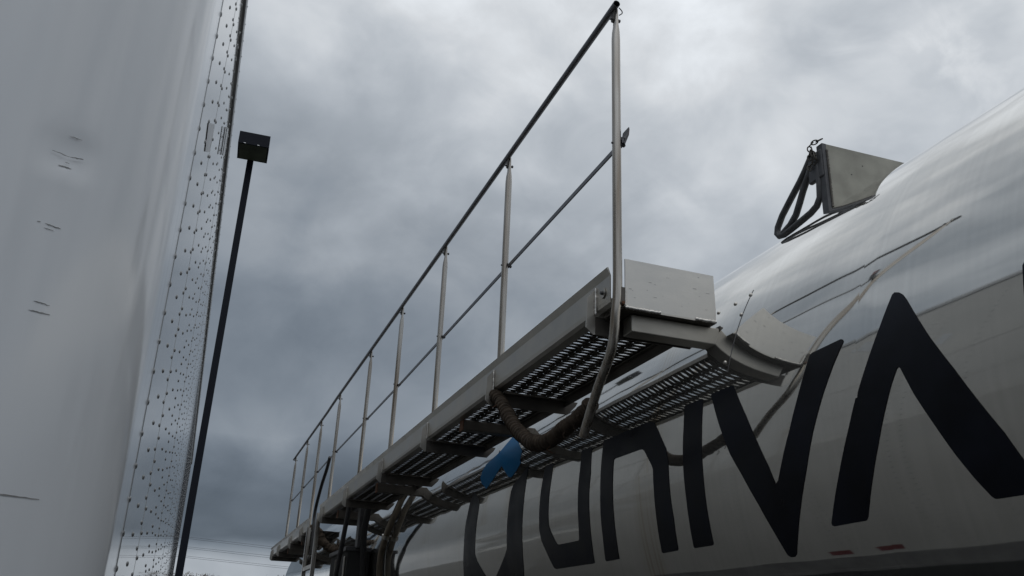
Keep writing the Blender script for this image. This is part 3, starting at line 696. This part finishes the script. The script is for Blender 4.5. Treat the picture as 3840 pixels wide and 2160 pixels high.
for a, b, w in (((68.6, .711), (64.0, .712), .0008), ((72.7, .678), (66.6, .676), .0009), ((66.6, .676), (62.1, .680), .0015), ((69.7, .657), (65.3, .657), .0013), ((67.9, .665), (66.3, .665), .0007),
                ((69.3, .556), (63.9, .555), .0010), ((71.8, .556), (70.6, .557), .0007), ((69.3, .549), (66, .548), .0006), ((66.8, .433), (61.6, .432), .0010), ((67.7, .418), (60.9, .418), .0012),
                ((66, .155), (50.5, .1545), .0012)): scuff(a, b, w)
def side():
    pairs = [2.503 + .765 * k for k in range(16)]
    edges = [YN] + pairs + [YE]
    for i in range(len(edges) - 1):
        ya, yb = edges[i], edges[i + 1]; mb = MB()
        x = .0005 if i % 2 else 0.0
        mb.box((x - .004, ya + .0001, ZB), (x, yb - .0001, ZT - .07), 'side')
        cols = ([YN + .004] if i == 0 else [ya + .042]) + [(ya + yb) / 2 + (.0 if i else .0)] + ([yb - .045] if i < len(edges) - 2 else [yb - .03])
        for c, y in enumerate(cols):
            z = ZB + .03 + (.0, .031, .016)[c] + random.uniform(0, .01)
            near_ = y < 5
            while z < ZT - .09:
                big = i == 0 and c == 0; rr = .0070 if big else .0060
                mb.dome((x, y + random.uniform(-.001, .001), z), (1, 0, 0), rr, .0038 if big else .0029, 'rivet', 10 if near_ else 6, 3 if near_ else 1)
                z += .0628
        bt(mb, 'side_panel')
side()
mb = MB(); mb.box((-.002, YN - .0022, ZB), (.0012, YN + .0016, ZT - .07), 'rivet'); bt(mb, 'corner_seam')
mb = MB(); mb.prism([(.0, ZT - .068), (.010, ZT - .068), (.014, ZT - .055), (.014, ZT - .012), (.006, ZT), (-.04, ZT + .02), (-.05, ZT - .068)], 1, YN + .02, YE, 'railgrey')
y = YN + .1
while y < YE - .05:
    mb.dome((.014, y, ZT - .034), (1, 0, 0), .006, .004, 'railgrey', 6, 1); y += .12
bt(mb, 'roof_rail')
mb = MB(); mb.box((-.01, YN - .02, ZB - .2), (.006, YE, ZB - .001), 'wood'); mb.box((-.05, YN, ZB - .24), (.012, YE, ZB - .201), 'wood'); bt(mb, 'bottom_rail')
mb = MB(); mb.box((-WD + .02, YC - .05, ZT - .01), (-.05, YE, ZT + .012), 'white'); bt(mb, 'roof')
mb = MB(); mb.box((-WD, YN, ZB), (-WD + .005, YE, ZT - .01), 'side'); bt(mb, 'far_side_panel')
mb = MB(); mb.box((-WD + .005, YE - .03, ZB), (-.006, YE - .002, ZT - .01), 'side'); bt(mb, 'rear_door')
mb = MB(); mb.box((-WD + .005, YC - RC + .01, ZB - .15), (-.012, YE, ZB - .002), 'under'); bt(mb, 'floor')
for ya in (3.67, 4.06):      # two strips of red tape low on the side
    mb = MB(); mb.box((.0022, ya, -.655), (.0028, ya + .205, -.592), 'red'); bt(mb, 'red_tape')
# flat grey shapes laid on the side near the nose
for q in ([(2.131, 1.223), (2.424, 1.392), (2.468, 1.318), (2.208, 1.179)], [(3.084, 1.769), (3.167, 1.817), (3.199, 1.707), (3.131, 1.671)],
          [(3.443, 1.974), (3.585, 2.056), (3.645, 1.946), (3.502, 1.869)], [(3.678, 2.109), (3.90, 2.23), (4.027, 2.149), (3.73, 1.99)]):
    mb = MB(); mb.prism(q, 0, .0016, .0020, 'greyflat'); bt(mb, 'grey_shape')
for x in (-.9, -2.0):
    mb = MB(); mb.box((x, 3.2, GZ + .02), (x + .15, 3.32, ZB - .16), 'under'); mb.box((x - .06, 3.14, GZ), (x + .21, 3.38, GZ + .02), 'under'); bt(mb, 'landing_leg')
for y in (12.4, 13.7):
    for x in (-.32, -2.28):
        o = bpy.data.objects.new('wheel', None); COL.objects.link(o); o.parent = BT; o.location = (x, y, .5)
        mb = MB(); mb.tube([(-.28, 0, 0), (-.25, 0, 0), (.25, 0, 0), (.28, 0, 0)], [.46, .5, .5, .46], 'rubber', 36, flat=(0, 0, 1)); mb.build('tyre', o)
        mb = MB(); mb.tube([(-.286, 0, 0), (.286, 0, 0)], .28, 'alu_dirty', 28, flat=(0, 0, 1)); mb.build('rim', o)
    mb = MB(); mb.box((-2.3, y - .06, GZ + .44), (-.3, y + .06, GZ + .56), 'under'); bt(mb, 'axle')

# ------------------------------------------------------------------ parking-lot lamp
LP = empty('lamp_post', (-.146, 20.7, GZ), label='tall dark parking-lot lamp post with square shoebox head', cat='lamp post')
mb = MB(); mb.box((-.079, -.079, 0), (.079, .079, 11.02 - GZ), 'lamp'); mb.build('pole', LP, .01)
mb = MB(); mb.box((-.25, -.25, 0), (.25, .25, .6), 'asphalt'); mb.build('base', LP, .02)
mb = MB(); X0, X1 = -.475 + .146, .262 + .146; zb = 11.0 - GZ
mb.prism([(-.93, zb), (-.93, zb + .325), (-.10, zb + .33), (-.10, zb)], 0, X0, X1, 'lamp')
mb.box((-.05, -.12, zb - .02), (.05, .06, zb + .12), 'lamp')
hd = mb.build('lamp_head', LP); hd.rotation_euler = (0, 0, R(-1.5))
mb = MB(); mb.box((X0 + .035, -.895, zb - .012), (X1 - .035, -.135, zb - .001), 'lens'); mb.build('lens', hd)
for x in (.18, .62):
    mb = MB(); xx = X0 + (X1 - X0) * x; mb.box((xx, -.937, zb + .004), (xx + .05, -.931, zb + .018), 'glint'); mb.build('latch', hd)

# ------------------------------------------------------------------ power lines far behind
WZ = [(9.97, 9.88), (9.78, 9.62), (8.81, 8.76), (8.625, 8.50), (7.70, 7.64), (7.51, 7.42)]
for i, (za, zb) in enumerate(WZ):
    mb = MB(); sl = (zb - za) / 11.0; P = []
    for k in range(-14, 15):
        x = k * 10.0; P.append((x, 120, za + sl * x + .00035 * (x - 60) ** 2 - .00035 * 3600))
    mb.tube(P, .016, 'wire', 5, True)
    row = ('topmost', 'second', 'third', 'fourth', 'fifth', 'lowest')[i]
    tag(mb.build('power_line'), row + ' of the six thin power wires crossing the sky near the horizon', 'power line', 'overhead power wires')

# ------------------------------------------------------------------ trees on the horizon
def tree(x, y, h, w, leaf, n, label, bare=False):
    root = empty('tree', (x, y, GZ), label=label, cat='tree', group='trees on the horizon')
    mb = MB(); mb.tube([(0, 0, 0), (.1, 0, h * .35), (0, .1, h * .8)], [.16, .12, .03], 'bark', 8)
    tips = []
    for k in range(16):
        a = random.uniform(0, 6.28); z0 = h * random.uniform(.25, .7); L_ = w * random.uniform(.5, .95) * .5
        e = Vector((math.cos(a) * L_, math.sin(a) * L_, min(h, z0 + h * random.uniform(.15, .35))))
        mb.tube([(0, 0, z0), tuple(e * .5 + Vector((0, 0, z0 * .4))), tuple(e)], [.05, .03, .01], 'bark', 5); tips.append(e)
        for q in range(4):
            t = e + Vector((random.uniform(-.5, .5), random.uniform(-.5, .5), random.uniform(.2, .7)))
            if t.z < h: mb.tube([tuple(e * .9), tuple(t)], [.012, .005], 'bark', 4); tips.append(t)
    mb.build('trunk', root)
    mb = MB(); V = []; F = []
    for k in range(n):
        c = random.choice(tips) + Vector((random.gauss(0, .32), random.gauss(0, .32), random.gauss(-.1, .3)))
        if c.z > h: c.z = h - random.uniform(0, .4)
        s = random.uniform(.05, .12); u = Vector((random.gauss(0, 1), random.gauss(0, 1), random.gauss(0, 1))).normalized(); v_ = u.orthogonal().normalized()
        o = len(V); V += [c - u * s, c + v_ * s * .6, c + u * s, c - v_ * s * .6]; F.append((o, o + 1, o + 2, o + 3))
    mb.add(V, F, leaf); mb.build('crown', root)
T = [(-.3, 108, 6.9, 2.6, 'leafA', 900, 'olive leafed tree just right of the lamp post foot'), (1.25, 110, 6.95, 3.4, 'leafB', 1100, 'rounded brown leafed tree in the gap right of the lamp post'),
     (2.2, 106, 6.6, 1.6, 'leafB', 300, 'smaller brown tree beside the rounded brown one'), (9.4, 104, 7.35, 1.1, 'leafA', 70, 'nearly bare thin tree left of the far tank end'),
     (10.5, 108, 7.2, 1.6, 'leafA', 110, 'sparse thin tree touching the far tank end'), (-3.2, 104, 6.8, 3.6, 'leafA', 900, 'olive tree partly behind the box trailer end'),
     (-7, 106, 7.0, 4, 'leafB', 700, 'brown tree hidden mostly by the box trailer'), (5.3, 118, 6.6, 2.6, 'leafA', 300, 'low olive tree midway between lamp post and tank')]
for a in T: tree(*a)
